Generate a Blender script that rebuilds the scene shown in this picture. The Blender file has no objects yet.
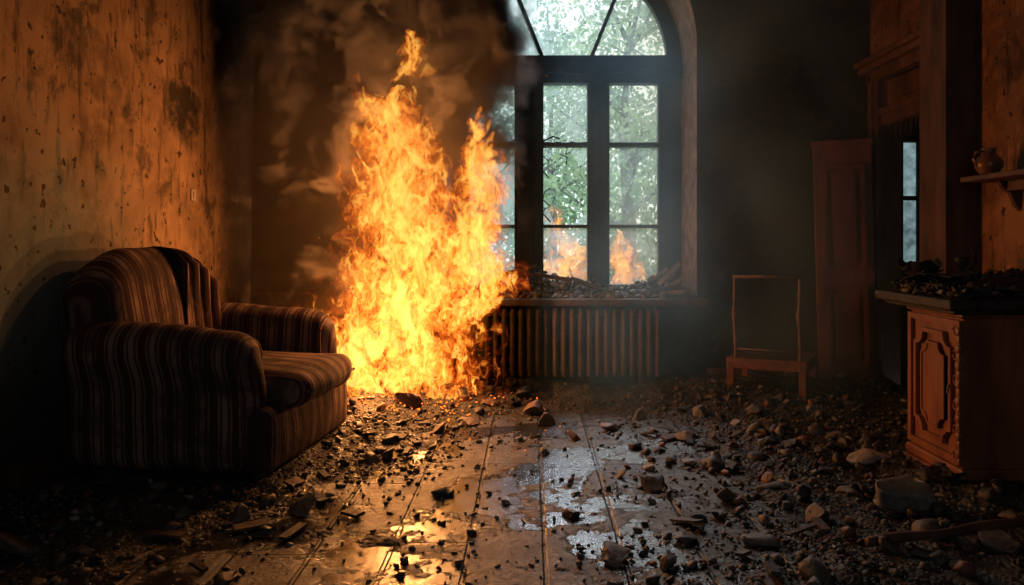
import bpy, bmesh, math, random
import numpy as np
from mathutils import Vector, Matrix, noise as mnoise
random.seed(7); rng=np.random.default_rng(7)
S=bpy.context.scene
S.view_settings.view_transform='Standard'
COL=S.collection

# ---------------------------------------------------------------- helpers
def link(o,parent=None):
    COL.objects.link(o)
    if parent: o.parent=parent
    return o
def empty(name,loc=(0,0,0),rz=0):
    e=bpy.data.objects.new(name,None); e.location=loc; e.rotation_euler=(0,0,rz); e.empty_display_size=.1
    COL.objects.link(e); return e
def mesh(name,V,F,mats,parent=None,smooth=False,idx=None):
    me=bpy.data.meshes.new(name)
    me.from_pydata([tuple(v) for v in V],[],[tuple(f) for f in F])
    if not isinstance(mats,(list,tuple)): mats=[mats]
    for m in mats: me.materials.append(m)
    if idx is not None: me.polygons.foreach_set('material_index',idx)
    if smooth: me.polygons.foreach_set('use_smooth',[True]*len(me.polygons))
    me.update()
    return link(bpy.data.objects.new(name,me),parent)
class MB:
    """mesh builder: accumulate primitives in one mesh"""
    def __init__(s): s.V=[];s.F=[];s.I=[]
    def add(s,V,F,mi=0,M=None):
        o=len(s.V)
        for v in V:
            v=Vector(v)
            if M is not None: v=M@v
            s.V.append(v)
        for f in F: s.F.append([i+o for i in f]); s.I.append(mi)
    def box(s,a,b,mi=0,M=None,bev=0.0):
        x0,y0,z0=[min(a[i],b[i]) for i in range(3)]; x1,y1,z1=[max(a[i],b[i]) for i in range(3)]
        if bev>0:
            bm=bmesh.new(); bmesh.ops.create_cube(bm,size=1)
            for v in bm.verts: v.co=Vector(((x0+x1)/2+v.co.x*(x1-x0),(y0+y1)/2+v.co.y*(y1-y0),(z0+z1)/2+v.co.z*(z1-z0)))
            bmesh.ops.bevel(bm,geom=list(bm.edges),offset=bev,segments=2,affect='EDGES',profile=.5)
            bm.verts.ensure_lookup_table()
            s.add([v.co.copy() for v in bm.verts],[[v.index for v in f.verts] for f in bm.faces],mi,M); bm.free(); return
        V=[(x0,y0,z0),(x1,y0,z0),(x1,y1,z0),(x0,y1,z0),(x0,y0,z1),(x1,y0,z1),(x1,y1,z1),(x0,y1,z1)]
        F=[(0,3,2,1),(4,5,6,7),(0,1,5,4),(1,2,6,5),(2,3,7,6),(3,0,4,7)]
        s.add(V,F,mi,M)
    def tube(s,pts,r,n=8,mi=0,M=None):
        pts=[Vector(p) for p in pts]; V=[];F=[]
        for i,p in enumerate(pts):
            t=(pts[min(i+1,len(pts)-1)]-pts[max(i-1,0)]).normalized()
            a=t.cross(Vector((0,0,1)) if abs(t.z)<.9 else Vector((1,0,0))).normalized(); b=t.cross(a)
            rr=r[i] if isinstance(r,(list,tuple)) else r
            for k in range(n):
                an=2*math.pi*k/n; V.append(p+a*math.cos(an)*rr+b*math.sin(an)*rr)
        for i in range(len(pts)-1):
            for k in range(n):
                F.append((i*n+k,i*n+(k+1)%n,(i+1)*n+(k+1)%n,(i+1)*n+k))
        F.append(tuple(range(n))[::-1]); F.append(tuple((len(pts)-1)*n+k for k in range(n)))
        s.add(V,F,mi,M)
    def lathe(s,prof,n=24,mi=0,M=None):
        V=[];F=[]
        for r,z in prof:
            for k in range(n):
                a=2*math.pi*k/n; V.append((r*math.cos(a),r*math.sin(a),z))
        for i in range(len(prof)-1):
            for k in range(n): F.append((i*n+k,i*n+(k+1)%n,(i+1)*n+(k+1)%n,(i+1)*n+k))
        s.add(V,F,mi,M)
    def prism(s,poly,axis_fn,d0,d1,mi=0,M=None):
        n=len(poly)
        V=[axis_fn(a,b,d0) for a,b in poly]+[axis_fn(a,b,d1) for a,b in poly]
        F=[tuple(range(n))[::-1],tuple(range(n,2*n))]+[(i,(i+1)%n,(i+1)%n+n,i+n) for i in range(n)]
        s.add(V,F,mi,M)
    def ring(s,po,pi_,axis_fn,d0,d1,mi=0,M=None):
        n=len(po)
        V=[axis_fn(a,b,d0) for a,b in po]+[axis_fn(a,b,d1) for a,b in po]+[axis_fn(a,b,d1) for a,b in pi_]+[axis_fn(a,b,d0) for a,b in pi_]
        F=[]
        for L in range(3):
            for i in range(n): j=(i+1)%n; F.append((L*n+i,L*n+j,(L+1)*n+j,(L+1)*n+i))
        s.add(V,F,mi,M)
    def make(s,name,mats,parent=None,smooth=False):
        o=mesh(name,s.V,s.F,mats,parent,smooth,s.I)
        bm=bmesh.new(); bm.from_mesh(o.data); bmesh.ops.recalc_face_normals(bm,faces=list(bm.faces)); bm.to_mesh(o.data); bm.free()
        return o

def rounded(cx,h,r,n=16,puff=(0,0,0),deform=None):
    bm=bmesh.new(); bmesh.ops.create_cube(bm,size=2)
    bmesh.ops.subdivide_edges(bm,edges=list(bm.edges),cuts=n,use_grid_fill=True)
    h=Vector(h); r=min(r,min(h)*.999)
    for v in bm.verts:
        q=Vector([math.sin(c*math.pi/2) for c in v.co])
        p=Vector((q.x*h.x,q.y*h.y,q.z*h.z))
        core=Vector([max(-(h[i]-r),min(h[i]-r,p[i])) for i in range(3)])
        d=p-core
        if d.length>1e-9: p=core+d.normalized()*r
        u=[p[i]/h[i] for i in range(3)]
        for i in range(3):
            j,k=(i+1)%3,(i+2)%3
            p[i]+=puff[i]*u[i]*max(0,1-u[j]**2)*max(0,1-u[k]**2)
        p+=Vector(cx)
        if deform: p=deform(p)
        v.co=p
    V=[v.co.copy() for v in bm.verts]; bm.verts.index_update()
    F=[[v.index for v in f.verts] for f in bm.faces]; bm.free()
    return V,F

class NT:
    def __init__(s,name,vol=False):
        s.m=bpy.data.materials.new(name); s.m.use_nodes=True; s.t=s.m.node_tree; s.t.nodes.clear()
        s.out=s.t.nodes.new('ShaderNodeOutputMaterial')
    def n(s,ty,**kw):
        nd=s.t.nodes.new('ShaderNode'+ty)
        for k,v in kw.items():
            if k.startswith('i_'):
                nm=k[2:].replace('_',' ')
                s.set(nd.inputs[nm],v)
            else: setattr(nd,k,v)
        return nd
    def set(s,inp,v):
        if isinstance(v,bpy.types.NodeSocket): s.t.links.new(v,inp)
        else: inp.default_value=v
    def math(s,op,a,b=None,c=None,clamp=False):
        nd=s.t.nodes.new('ShaderNodeMath'); nd.operation=op; nd.use_clamp=clamp
        s.set(nd.inputs[0],a)
        if b is not None: s.set(nd.inputs[1],b)
        if c is not None: s.set(nd.inputs[2],c)
        return nd.outputs[0]
    def mix(s,f,a,b,mode='MIX'):
        nd=s.t.nodes.new('ShaderNodeMix'); nd.data_type='RGBA'; nd.blend_type=mode
        s.set(nd.inputs[0],f); s.set(nd.inputs[6],a if not isinstance(a,tuple) or len(a)==4 else (*a,1)); s.set(nd.inputs[7],b if not isinstance(b,tuple) or len(b)==4 else (*b,1))
        return nd.outputs[2]
    def coord(s,kind='Object',scale=None):
        if kind=='Position': o=s.n('NewGeometry').outputs['Position']
        else: o=s.n('TexCoord').outputs[kind]
        if scale:
            mp=s.n('Mapping'); s.t.links.new(o,mp.inputs[0]); mp.inputs['Scale'].default_value=scale; o=mp.outputs[0]
        return o
    def noise(s,co,scale,detail=4,rough=.55,dist=0,out=0):
        nd=s.n('TexNoise'); s.t.links.new(co,nd.inputs['Vector']); nd.inputs['Scale'].default_value=scale
        nd.inputs['Detail'].default_value=detail; nd.inputs['Roughness'].default_value=rough; nd.inputs['Distortion'].default_value=dist
        return nd.outputs[out]
    def ramp(s,f,stops,interp='LINEAR'):
        nd=s.n('ValToRGB'); s.t.links.new(f,nd.inputs[0]); cr=nd.color_ramp; cr.interpolation=interp
        while len(cr.elements)<len(stops): cr.elements.new(.5)
        for e,(p,c) in zip(cr.elements,stops):
            e.position=p; e.color=(c,c,c,1) if not isinstance(c,tuple) else (*c,1)
        return nd.outputs[0]
    def sstep(s,x,a,b,lo=0.,hi=1.):
        nd=s.n('MapRange'); nd.interpolation_type='SMOOTHSTEP'; s.set(nd.inputs[0],x)
        nd.inputs[1].default_value=a; nd.inputs[2].default_value=b; nd.inputs[3].default_value=lo; nd.inputs[4].default_value=hi
        return nd.outputs[0]
    def xyz(s,co):
        nd=s.n('SeparateXYZ'); s.t.links.new(co,nd.inputs[0]); return nd.outputs
    def bump(s,h,st=.3,dist=.02):
        nd=s.n('Bump'); s.t.links.new(h,nd.inputs['Height']); nd.inputs['Strength'].default_value=st; nd.inputs['Distance'].default_value=dist
        return nd.outputs[0]
    def pbr(s,color,rough=.8,normal=None,metal=0,spec=.5):
        b=s.n('BsdfPrincipled')
        s.set(b.inputs['Base Color'],color if not isinstance(color,tuple) or len(color)==4 else (*color,1)); s.set(b.inputs['Roughness'],rough); s.set(b.inputs['Metallic'],metal)
        b.inputs['Specular IOR Level'].default_value=spec
        if normal is not None: s.t.links.new(normal,b.inputs['Normal'])
        s.t.links.new(b.outputs[0],s.out.inputs[0]); return s.m

def simple(name,c1,c2,scale=6,rough=.7,bump=.3,stretch=(1,1,1),detail=5,kind='Object',spec=.4,metal=0):
    T=NT(name); co=T.coord(kind,stretch); f=T.noise(co,scale,detail,.62,.3)
    c=T.ramp(f,[(.3,c1),(.7,c2)])
    return T.pbr(c,rough,T.bump(f,bump),metal,spec)

# ---------------------------------------------------------------- materials
def plaster(name,ochre,dark,teal,teal_amt,soot_z0,soot_z1):
    T=NT(name); co=T.coord('Position'); x,y,z=T.xyz(co)
    n1=T.noise(co,1.3,5,.6,.4); n2=T.noise(co,7,6,.7,.2); n3=T.noise(T.coord('Position',(3,3,.6)),5,5,.7); n4=T.noise(co,3.1,6,.7,.3)
    c=T.mix(T.sstep(n1,.35,.65),ochre,tuple(k*.40 for k in ochre))
    c=T.mix(T.sstep(n2,.45,.68,0,.6),c,tuple(k*1.2 for k in ochre))
    c=T.mix(T.sstep(n3,.50,.68,0,.85),c,dark)
    c=T.mix(T.sstep(n4,.54,.64,0,.75),c,dark)
    if teal_amt:
        m=T.math('MULTIPLY',T.sstep(T.math('ADD',z,T.math('MULTIPLY',n1,1.2)),1.6,2.5,1,0),T.sstep(y,3.4,4.7,1,0))
        m=T.math('MULTIPLY',m,T.sstep(n2,.35,.55,teal_amt*.7,teal_amt)); c=T.mix(m,c,teal)
        d=T.n('VectorMath',operation='DISTANCE'); T.t.links.new(co,d.inputs[0]); d.inputs[1].default_value=(-2.325,4.95,2.08)
        s=T.sstep(T.math('ADD',d.outputs['Value'],T.math('MULTIPLY',T.math('SUBTRACT',n2,.5),.7)),.10,.30,.9,0); c=T.mix(s,c,(.012,.01,.008))
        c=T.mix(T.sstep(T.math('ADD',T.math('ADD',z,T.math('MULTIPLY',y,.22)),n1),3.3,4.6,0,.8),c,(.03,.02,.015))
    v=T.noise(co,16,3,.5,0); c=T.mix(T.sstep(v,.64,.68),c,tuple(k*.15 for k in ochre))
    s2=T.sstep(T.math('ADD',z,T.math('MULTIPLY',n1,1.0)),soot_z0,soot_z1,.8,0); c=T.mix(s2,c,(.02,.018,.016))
    h=T.math('ADD',n2,T.math('MULTIPLY',T.sstep(v,.62,.68),-.6))
    return T.pbr(c,.85,T.bump(h,.4,.02),0,.25)
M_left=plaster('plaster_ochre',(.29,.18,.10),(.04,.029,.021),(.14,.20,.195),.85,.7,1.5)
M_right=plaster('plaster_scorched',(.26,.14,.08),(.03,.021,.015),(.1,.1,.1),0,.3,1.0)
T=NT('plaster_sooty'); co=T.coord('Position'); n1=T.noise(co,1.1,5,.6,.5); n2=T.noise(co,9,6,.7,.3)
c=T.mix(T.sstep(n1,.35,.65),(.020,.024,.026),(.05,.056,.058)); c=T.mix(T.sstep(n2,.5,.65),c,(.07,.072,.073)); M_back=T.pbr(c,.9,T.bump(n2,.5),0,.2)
M_reveal=simple('reveal_plaster',(.12,.095,.085),(.55,.44,.38),9,.85,.6,kind='Position')
M_ceil=simple('ceiling_soot',(.01,.01,.01),(.03,.028,.025),2,.95,.2,kind='Position')
T=NT('floor_boards_wet'); co=T.coord('Position'); x,y,z=T.xyz(co)
PW=.285
pf=T.math('DIVIDE',T.math('ADD',x,5.075),PW); pid=T.math('FLOOR',pf); fx=T.math('FRACT',pf)
wn=T.n('TexWhiteNoise',noise_dimensions='1D'); T.t.links.new(pid,wn.inputs['W']); rv=wn.outputs['Value']
yo=T.math('DIVIDE',T.math('ADD',y,T.math('MULTIPLY',rv,2.3)),1.9); fy=T.math('FRACT',yo)
gx=T.math('MINIMUM',fx,T.math('SUBTRACT',1.,fx)); gy=T.math('MINIMUM',fy,T.math('SUBTRACT',1.,fy))
wob=T.math('MULTIPLY',T.noise(co,14,3,.6),.022)
gap=T.math('MAXIMUM',T.sstep(T.math('SUBTRACT',gx,wob),.004,.028,1,0),T.sstep(T.math('SUBTRACT',gy,T.math('MULTIPLY',wob,.12)),0.,.003,1,0))
g=T.noise(T.coord('Position',(1,.09,1)),26,6,.65,.6); big=T.noise(co,2.1,5,.62,.3); fine=T.noise(co,20,6,.75,.2); blot=T.noise(co,4.5,6,.7,.6)
c=T.mix(T.sstep(g,.35,.68),(.022,.024,.025),(.105,.103,.10)); c=T.mix(T.math('MULTIPLY',rv,.5),c,(.035,.036,.037))
dirt=T.math('MAXIMUM',T.sstep(fine,.48,.60,0,.88),T.sstep(blot,.47,.57,0,.88))
c=T.mix(dirt,c,(.014,.0125,.012))
wet=T.sstep(T.math('ADD',big,T.math('MULTIPLY',T.math('SUBTRACT',fine,.5),.25)),.45,.53)
wet=T.math('MULTIPLY',wet,T.sstep(x,-.1,.7,1.,.65))
c=T.mix(T.math('MULTIPLY',wet,.5),c,(.016,.015,.014)); c=T.mix(gap,c,(.003,.003,.003))
ro=T.math('ADD',T.math('MULTIPLY',T.math('SUBTRACT',1.,wet),.30),T.math('ADD',.13,T.math('MULTIPLY',dirt,.13)))
hh=T.math('SUBTRACT',T.math('MULTIPLY',T.math('ADD',T.math('MULTIPLY',g,.5),T.math('MULTIPLY',fine,1.5)),T.math('SUBTRACT',1.10,wet)),T.math('MULTIPLY',gap,2.2))
M_floor=T.pbr(c,ro,T.bump(hh,.7,.014),0,.65)
T=NT('ash_dirt'); co=T.coord('Position'); a=T.noise(co,11,6,.72,.2); b=T.noise(co,70,3,.7); vv=T.n('TexVoronoi'); T.t.links.new(co,vv.inputs['Vector']); vv.inputs['Scale'].default_value=48
c=T.mix(T.sstep(a,.35,.68),(.010,.0095,.0095),(.045,.041,.039)); c=T.mix(T.sstep(b,.57,.7),c,(.085,.08,.076))
h=T.math('ADD',T.math('ADD',a,T.math('MULTIPLY',b,.5)),T.math('MULTIPLY',vv.outputs['Distance'],-.7))
M_dirt=T.pbr(c,T.sstep(a,.4,.6,.35,.8),T.bump(h,.9,.03),0,.5)
T=NT('rubble_stone'); at=T.n('Attribute'); at.attribute_name='tint'; co=T.coord('Position'); a=T.noise(co,30,5,.7)
c=T.mix(1.,at.outputs['Color'],T.ramp(a,[(.3,.45),(.7,1.25)]),'MULTIPLY'); M_rock=T.pbr(c,.55,T.bump(a,.6,.01),0,.5)
M_frame=simple('window_paint_charred',(.012,.022,.026),(.036,.054,.060),12,.55,.3)
T=NT('dirty_glass'); co=T.coord('Position'); a=T.noise(co,2.2,4,.65,.5); b=T.noise(co,40,3,.5)
tr=T.n('BsdfTransparent'); gl=T.n('BsdfGlossy',i_Roughness=.06); df=T.n('BsdfTranslucent'); df.inputs[0].default_value=(.66,.75,.76,1)
m1=T.n('MixShader'); T.t.links.new(T.math('ADD',T.sstep(a,.35,.75,.14,.5),T.sstep(b,.62,.7,0,.1)),m1.inputs[0]); T.t.links.new(tr.outputs[0],m1.inputs[1]); T.t.links.new(df.outputs[0],m1.inputs[2])
m2=T.n('MixShader'); m2.inputs[0].default_value=.06; T.t.links.new(m1.outputs[0],m2.inputs[1]); T.t.links.new(gl.outputs[0],m2.inputs[2]); T.t.links.new(m2.outputs[0],T.out.inputs[0]); M_glass=T.m
T=NT('sooty_glass'); tr=T.n('BsdfTransparent'); T.t.links.new(T.ramp(T.noise(T.coord('Position'),7,4,.6),[(.35,(.06,.08,.085)),(.65,(.22,.28,.30))]),tr.inputs[0]); T.t.links.new(tr.outputs[0],T.out.inputs[0]); M_glass2=T.m
M_rad=simple('radiator_paint_scorched',(.035,.024,.02),(.12,.075,.058),14,.5,.3)
M_sill=simple('sill_stone_charred',(.03,.025,.022),(.11,.08,.065),10,.7,.5)
M_wood=simple('cabinet_wood',(.10,.034,.018),(.30,.115,.06),7,.42,.15,(1,1,.25),spec=.5)
M_door=simple('door_wood_scorched',(.034,.017,.012),(.20,.072,.042),5,.5,.3,(1,1,.25),spec=.4)
M_case=simple('door_casing_wood',(.03,.019,.014),(.17,.088,.055),8,.5,.35,(1,1,.25),spec=.45)
M_chair=simple('chair_wood_worn',(.08,.032,.02),(.28,.11,.065),12,.5,.3)
M_wood2=simple('wood_old_dark',(.024,.016,.012),(.12,.064,.04),9,.6,.35,(1,1,.25))
M_plank=simple('plank_pale',(.12,.10,.08),(.46,.40,.34),12,.7,.4,(1,1,.4))
M_black=simple('charred_black',(.006,.006,.006),(.035,.032,.03),20,.6,.7)
M_rust=simple('rusty_metal',(.07,.042,.03),(.26,.16,.11),25,.6,.4)
M_ceram=simple('ceramic_glaze',(.10,.05,.025),(.28,.14,.07),10,.3,.1)
def fabric(name,axis):
    T=NT(name); co=T.coord('Object'); ax=T.xyz(co)[axis]
    w=T.math('ADD',ax,T.math('MULTIPLY',T.noise(co,5,2,.5),.012))
    f=T.math('FRACT',T.math('MULTIPLY',w,9.5))
    A=(.062,.026,.028); B=(.26,.18,.14)
    c=T.ramp(f,[(0,A),(.30,A),(.34,B),(.40,B),(.43,(.085,.034,.032)),(.50,(.10,.043,.038)),(.54,(.29,.20,.155)),(.74,(.27,.185,.14)),(.78,(.085,.034,.032)),(.85,(.09,.037,.033)),(.89,(.23,.155,.12)),(.94,(.23,.155,.12)),(.98,A)])
    d=T.noise(co,4,6,.65,.3); c=T.mix(T.sstep(d,.38,.64,.1,.85),c,(.035,.024,.022))
    wv=T.noise(co,220,2,.5); wr=T.noise(co,6,4,.55,.8)
    return T.pbr(c,.9,T.bump(T.math('ADD',T.math('MULTIPLY',wv,.12),wr),.5,.03),0,.15)
M_fabY=fabric('striped_fabric_y',1); M_fabX=fabric('striped_fabric_x',0)

# ---------------------------------------------------------------- camera
cam=bpy.data.cameras.new('camera'); cam.sensor_width=36; cam.lens=740/1024*36; cam.shift_x=-18/1024; cam.shift_y=-52.5/1024; cam.clip_start=.02
co_=bpy.data.objects.new('camera',cam); co_.location=(0,0,1.15); co_.rotation_euler=(math.pi/2,0,0); COL.objects.link(co_); S.camera=co_

# ---------------------------------------------------------------- room shell
XL,XR,YB,YF,H=-2.325,2.70,5.87,-1.6,4.0
WT=.12
YW=6.47; CX,RO=.323,1.0; ZS=.674; ZSP=2.72
b=MB()
b.box((XL-.3,YB,-.2),(CX-RO,YW+.15,H)); b.box((CX+RO,YB,-.2),(XR+WT,YW+.15,H)); b.box((CX-RO,YB,-.2),(CX+RO,YW+.15,ZS))
N=32
for i in range(N):
    a0=math.pi*i/N; a1=math.pi*(i+1)/N
    p0=(CX+RO*math.cos(a0),ZSP+RO*math.sin(a0)); p1=(CX+RO*math.cos(a1),ZSP+RO*math.sin(a1))
    b.prism([p0,(p0[0],H),(p1[0],H),p1],lambda u,v,d:(u,d,v),YB,YW+.15)
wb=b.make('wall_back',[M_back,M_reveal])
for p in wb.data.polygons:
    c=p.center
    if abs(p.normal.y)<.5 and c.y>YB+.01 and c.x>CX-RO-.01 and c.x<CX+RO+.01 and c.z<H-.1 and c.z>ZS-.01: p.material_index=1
b=MB(); b.box((XL-.3,YF-.2,-.2),(XL,YB,H)); b.make('wall_left',M_left)
DY0,DY1,DZ=4.85,5.66,2.48
b=MB(); b.box((XR,YF-.2,-.2),(XR+WT,DY0,H)); b.box((XR,DY1,-.2),(XR+WT,YB,H)); b.box((XR,DY0,DZ),(XR+WT,DY1,H)); b.make('wall_right',M_right)
# wall behind the camera with an added, unseen window that gives cool fill light
FX0,FX1,FZ0,FZ1=-.5,1.3,.9,2.5
b=MB(); b.box((XL,YF-.2,-.2),(FX0,YF,H)); b.box((FX1,YF-.2,-.2),(XR,YF,H)); b.box((FX0,YF-.2,-.2),(FX1,YF,FZ0)); b.box((FX0,YF-.2,FZ1),(FX1,YF,H)); b.make('wall_front',M_right)
b=MB(); b.box((FX0,YF-.12,FZ0),(FX0+.06,YF-.06,FZ1)); b.box((FX1-.06,YF-.12,FZ0),(FX1,YF-.06,FZ1)); b.box((FX0,YF-.12,FZ0),(FX1,YF-.06,FZ0+.06)); b.box((FX0,YF-.12,FZ1-.06),(FX1,YF-.06,FZ1)); b.box((.37,YF-.12,FZ0),(.43,YF-.06,FZ1)); b.box((FX0,YF-.12,1.9),(FX1,YF-.06,1.95)); b.make('added_fill_window',M_frame)
b=MB(); b.box((XL,YF,-.2),(XR,YB,0)); b.make('floor',M_floor)
b=MB(); b.box((XL-.3,YF-.2,H),(XR+WT,YW+.15,H+.15)); b.make('ceiling',M_ceil)
b=MB(); b.box((2.5,4.45,0),(XR,4.75,H)); b.box((2.47,4.43,0),(XR,4.77,.16)); b.make('trim_1',M_wood2)
b=MB(); b.box((XL,2.0,0),(XL+.02,YB,.14),bev=.005); b.make('baseboard_left',M_wood2)
b=MB(); b.box((1.4,YB-.02,0),(XR,YB,.14),bev=.005); b.make('baseboard_back',M_wood2)

HX=XR+WT
b=MB()
b.box((HX,3.4,-.2),(4.6,6.62,0)); b.box((HX,3.4,2.9),(4.6,6.62,3.0)); b.box((4.6,3.4,-.2),(4.75,6.62,3)); b.box((HX,3.25,-.2),(4.75,3.4,3))
b.box((HX,6.5,-.2),(3.28,6.62,3)); b.box((3.50,6.5,-.2),(4.75,6.62,3)); b.box((3.28,6.5,-.2),(3.50,6.62,.95)); b.box((3.28,6.5,2.02),(3.50,6.62,3))
b.make('wall_hallway',M_back)
E2=empty('window_2')
b=MB(); b.box((3.28,6.53,1.5),(3.50,6.56,1.54)); b.box((3.42,6.53,.95),(3.45,6.56,2.02)); b.make('frame',M_frame,E2)
b=MB(); b.add([(3.28,6.56,.95),(3.5,6.56,.95),(3.5,6.56,2.02),(3.28,6.56,2.02)],[(0,1,2,3)]); b.make('glass',M_glass2,E2)

# ---------------------------------------------------------------- main window
W=empty('window_1')
b=MB(); y0,y1=YW,YW+.09
XLW,XRW=CX-RO,CX+RO
def fr(xa,xb,za,zb,ya=y0,yb=y1): b.box((xa,ya,za),(xb,yb,zb),bev=.006)
fr(XLW,-.55,ZS,2.55); fr(1.145,XRW,ZS,2.55)
fr(-.114+.0,.096,ZS,2.55,y0-.02,y1); fr(.524,.673,ZS,2.55,y0-.02,y1)
fr(XLW,XRW,2.52,2.76,y0-.03,y1+.02); fr(XLW,XRW,2.60,2.68,y0-.07,y1); fr(XLW,XRW,ZS,.76)
fr(-.04,.03,.76,2.52,y0-.05,y0); fr(.575,.62,.76,2.52,y0-.05,y0)
panes=[(-.55,-.114),(.096,.524),(.673,1.145)]
for xa,xb in panes:
    fr(xa,xa+.022,.76,2.52,y0-.01,y1); fr(xb-.022,xb,.76,2.52,y0-.01,y1)
    fr(xa,xb,1.965,2.005,y0-.005,y1); fr(xa,xb,1.255,1.285,y0-.005,y1)
b.box((.615,y0-.09,1.32),(.635,y0-.05,1.47),bev=.006); b.box((.61,y0-.1,1.37),(.64,y0-.05,1.40),bev=.005)
ri=.875
po=[];pi_=[]
for i in range(N+1):
    a=math.pi*i/N; po.append((CX+RO*math.cos(a),ZSP+RO*math.sin(a))); pi_.append((CX+ri*math.cos(a),ZSP+ri*math.sin(a)))
for i in range(N):
    b.prism([po[i],po[i+1],pi_[i+1],pi_[i]],lambda u,v,d:(u,d,v),y0,y1)
for ang in (68,112):
    a=math.radians(ang); d=Vector((math.cos(a),0,math.sin(a))); q=Vector((-d.z,0,d.x))
    base=Vector((CX,0,ZSP-.5)) ; 
    pts=[base+d*.5+q*s_*.016 for s_ in(-1,1)]+[base+d*1.42+q*s_*.016 for s_ in (1,-1)]
    b.prism([(p.x,p.z) for p in pts],lambda u,v,dd:(u,dd,v),y0,y1)
b.make('frame',M_frame,W)
b=MB()
def pane(xa,xb,za,zb): b.add([(xa,y0+.05,za),(xb,y0+.05,za),(xb,y0+.05,zb),(xa,y0+.05,zb)],[(0,1,2,3)])
for k,(xa,xb) in enumerate(panes):
    for za,zb in ((.76,1.255),(1.285,1.965),(2.005,2.52)):
        if (k,za) in ((1,1.285),):
            yv=y0+.05
            for tri in ([(xa,za),(xa+.12,za),(xa,za+.3)],[(xb,zb),(xb-.2,zb),(xb-.03,zb-.22)],[(xa,zb),(xa+.16,zb),(xa+.07,zb-.10),(xa,zb-.26)],[(xb,za),(xb,za+.12),(xb-.16,za)]):
                b.add([(p[0],yv,p[1]) for p in tri],[tuple(range(len(tri)))])
        else: pane(xa,xb,za,zb)
n=len(pi_); b.add([(p[0],y0+.05,p[1]) for p in pi_],[tuple(range(n))])
b.make('glass',M_glass,W)
b=MB()
for xx,zz,L in ((-.22,2.0,.25),(.13,2.0,.3),(.14,1.6,.28),(.3,2.02,.2)):
    pts=[(xx+.04*math.sin(t*2.1+xx*9),y0-.03,zz-L*t/6+.02*math.sin(t*1.7)) for t in range(7)]; b.tube(pts,.006,5)
b.tube([(-.4+.06*t,y0-.04,2.02+.03*math.sin(t*1.4)) for t in range(12)],.008,5)
b.tube([(.1+.045*t,y0-.03,1.99+.012*math.sin(t*2.4)) for t in range(11)],.009,5)
b.make('burnt_wires',M_black,W)
b=MB(); b.box((-.74,5.66,ZS-.03),(1.37,YW+.02,ZS+.022),bev=.01); b.make('window_sill',M_sill)

# ---------------------------------------------------------------- radiator
R=empty('radiator'); b=MB()
x=-.36; 
while x<.98:
    V,F=rounded((x+.028,5.77,.355),(.022,.065,.265),.02,4); b.add(V,F)
    b.box((x+.02,5.70,.12),(x+.036,5.84,.59),bev=.004); x+=.066
b.tube([(-.36,5.77,.13),(1.02,5.77,.13)],.022,10); b.tube([(-.36,5.77,.57),(1.02,5.77,.57)],.022,10)
b.tube([(1.0,5.77,.13),(1.1,5.77,.13),(1.12,5.77,.1),(1.12,5.77,0)],.016,8)
b.box((-.25,5.74,0),(-.22,5.80,.12)); b.box((.85,5.74,0),(.88,5.80,.12))
b.make('fins',M_rad,R)

# ---------------------------------------------------------------- outside
M_lawn=simple('lawn_grass',(.18,.24,.20),(.32,.38,.30),3,.9,.3,kind='Position')
b=MB(); b.box((-40,6.62,-1.0),(40,70,-.9)); b.make('ground',M_lawn)
T=NT('leaves'); co=T.coord('Position'); a=T.noise(co,.9,3,.6)
c=T.ramp(a,[(.35,(.22,.32,.26)),(.65,(.58,.72,.46))])  # outdoor haze mixed into the leaf colour as a paler green
d1=T.n('BsdfDiffuse'); T.t.links.new(c,d1.inputs[0]); d2=T.n('BsdfTranslucent'); T.t.links.new(c,d2.inputs[0]); ms=T.n('MixShader'); ms.inputs[0].default_value=.5
T.t.links.new(d1.outputs[0],ms.inputs[1]); T.t.links.new(d2.outputs[0],ms.inputs[2]); T.t.links.new(ms.outputs[0],T.out.inputs[0]); M_leaf=T.m
M_bark=simple('bark',(.10,.11,.11),(.28,.28,.27),6,.9,.5)
def tree(x,y,h,cr,nl,seed):
    r=random.Random(seed); E=empty('tree',(x,y,-.95)); b=MB()
    b.tube([(0,0,0),(.1,0,h*.3),(-.05,.1,h*.6),(.1,0,h*.95)],[.2,.15,.10,.03],8)
    tips=[]
    for i in range(16):
        z=h*(.3+.6*r.random()); an=r.random()*6.28; L=cr*(.5+.5*r.random()); p=[(0,0,z),(math.cos(an)*L*.5,math.sin(an)*L*.5,z+L*.25),(math.cos(an)*L,math.sin(an)*L,z+L*.6)]
        b.tube(p,[.07,.04,.015],6); tips+= [Vector(p[1]),Vector(p[2])]
    b.make('trunk',M_bark,E)
    g=np.random.default_rng(seed); cen=np.array([t for t in tips]); k=g.integers(0,len(cen),nl)
    P=cen[k]+g.normal(0,cr*.15,(nl,3)); s=g.uniform(.05,.11,(nl,1)); A=g.normal(size=(nl,3)); A/=np.linalg.norm(A,axis=1,keepdims=True); B=np.cross(A,g.normal(size=(nl,3))); B/=np.linalg.norm(B,axis=1,keepdims=True)
    V=np.stack([P-A*s,P+B*s*.6,P+A*s,P-B*s*.6],1).reshape(-1,3); F=np.arange(nl*4).reshape(-1,4)
    mesh('foliage',V.tolist(),F.tolist(),M_leaf,E)
tree(-1.2,15,6.5,2.2,3500,1); tree(2.2,17,7.5,2.6,4500,2); tree(5.0,21,8,3,4500,3); tree(-4,22,8,3.2,4000,4); tree(.8,28,9,3.6,6000,5)
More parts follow.
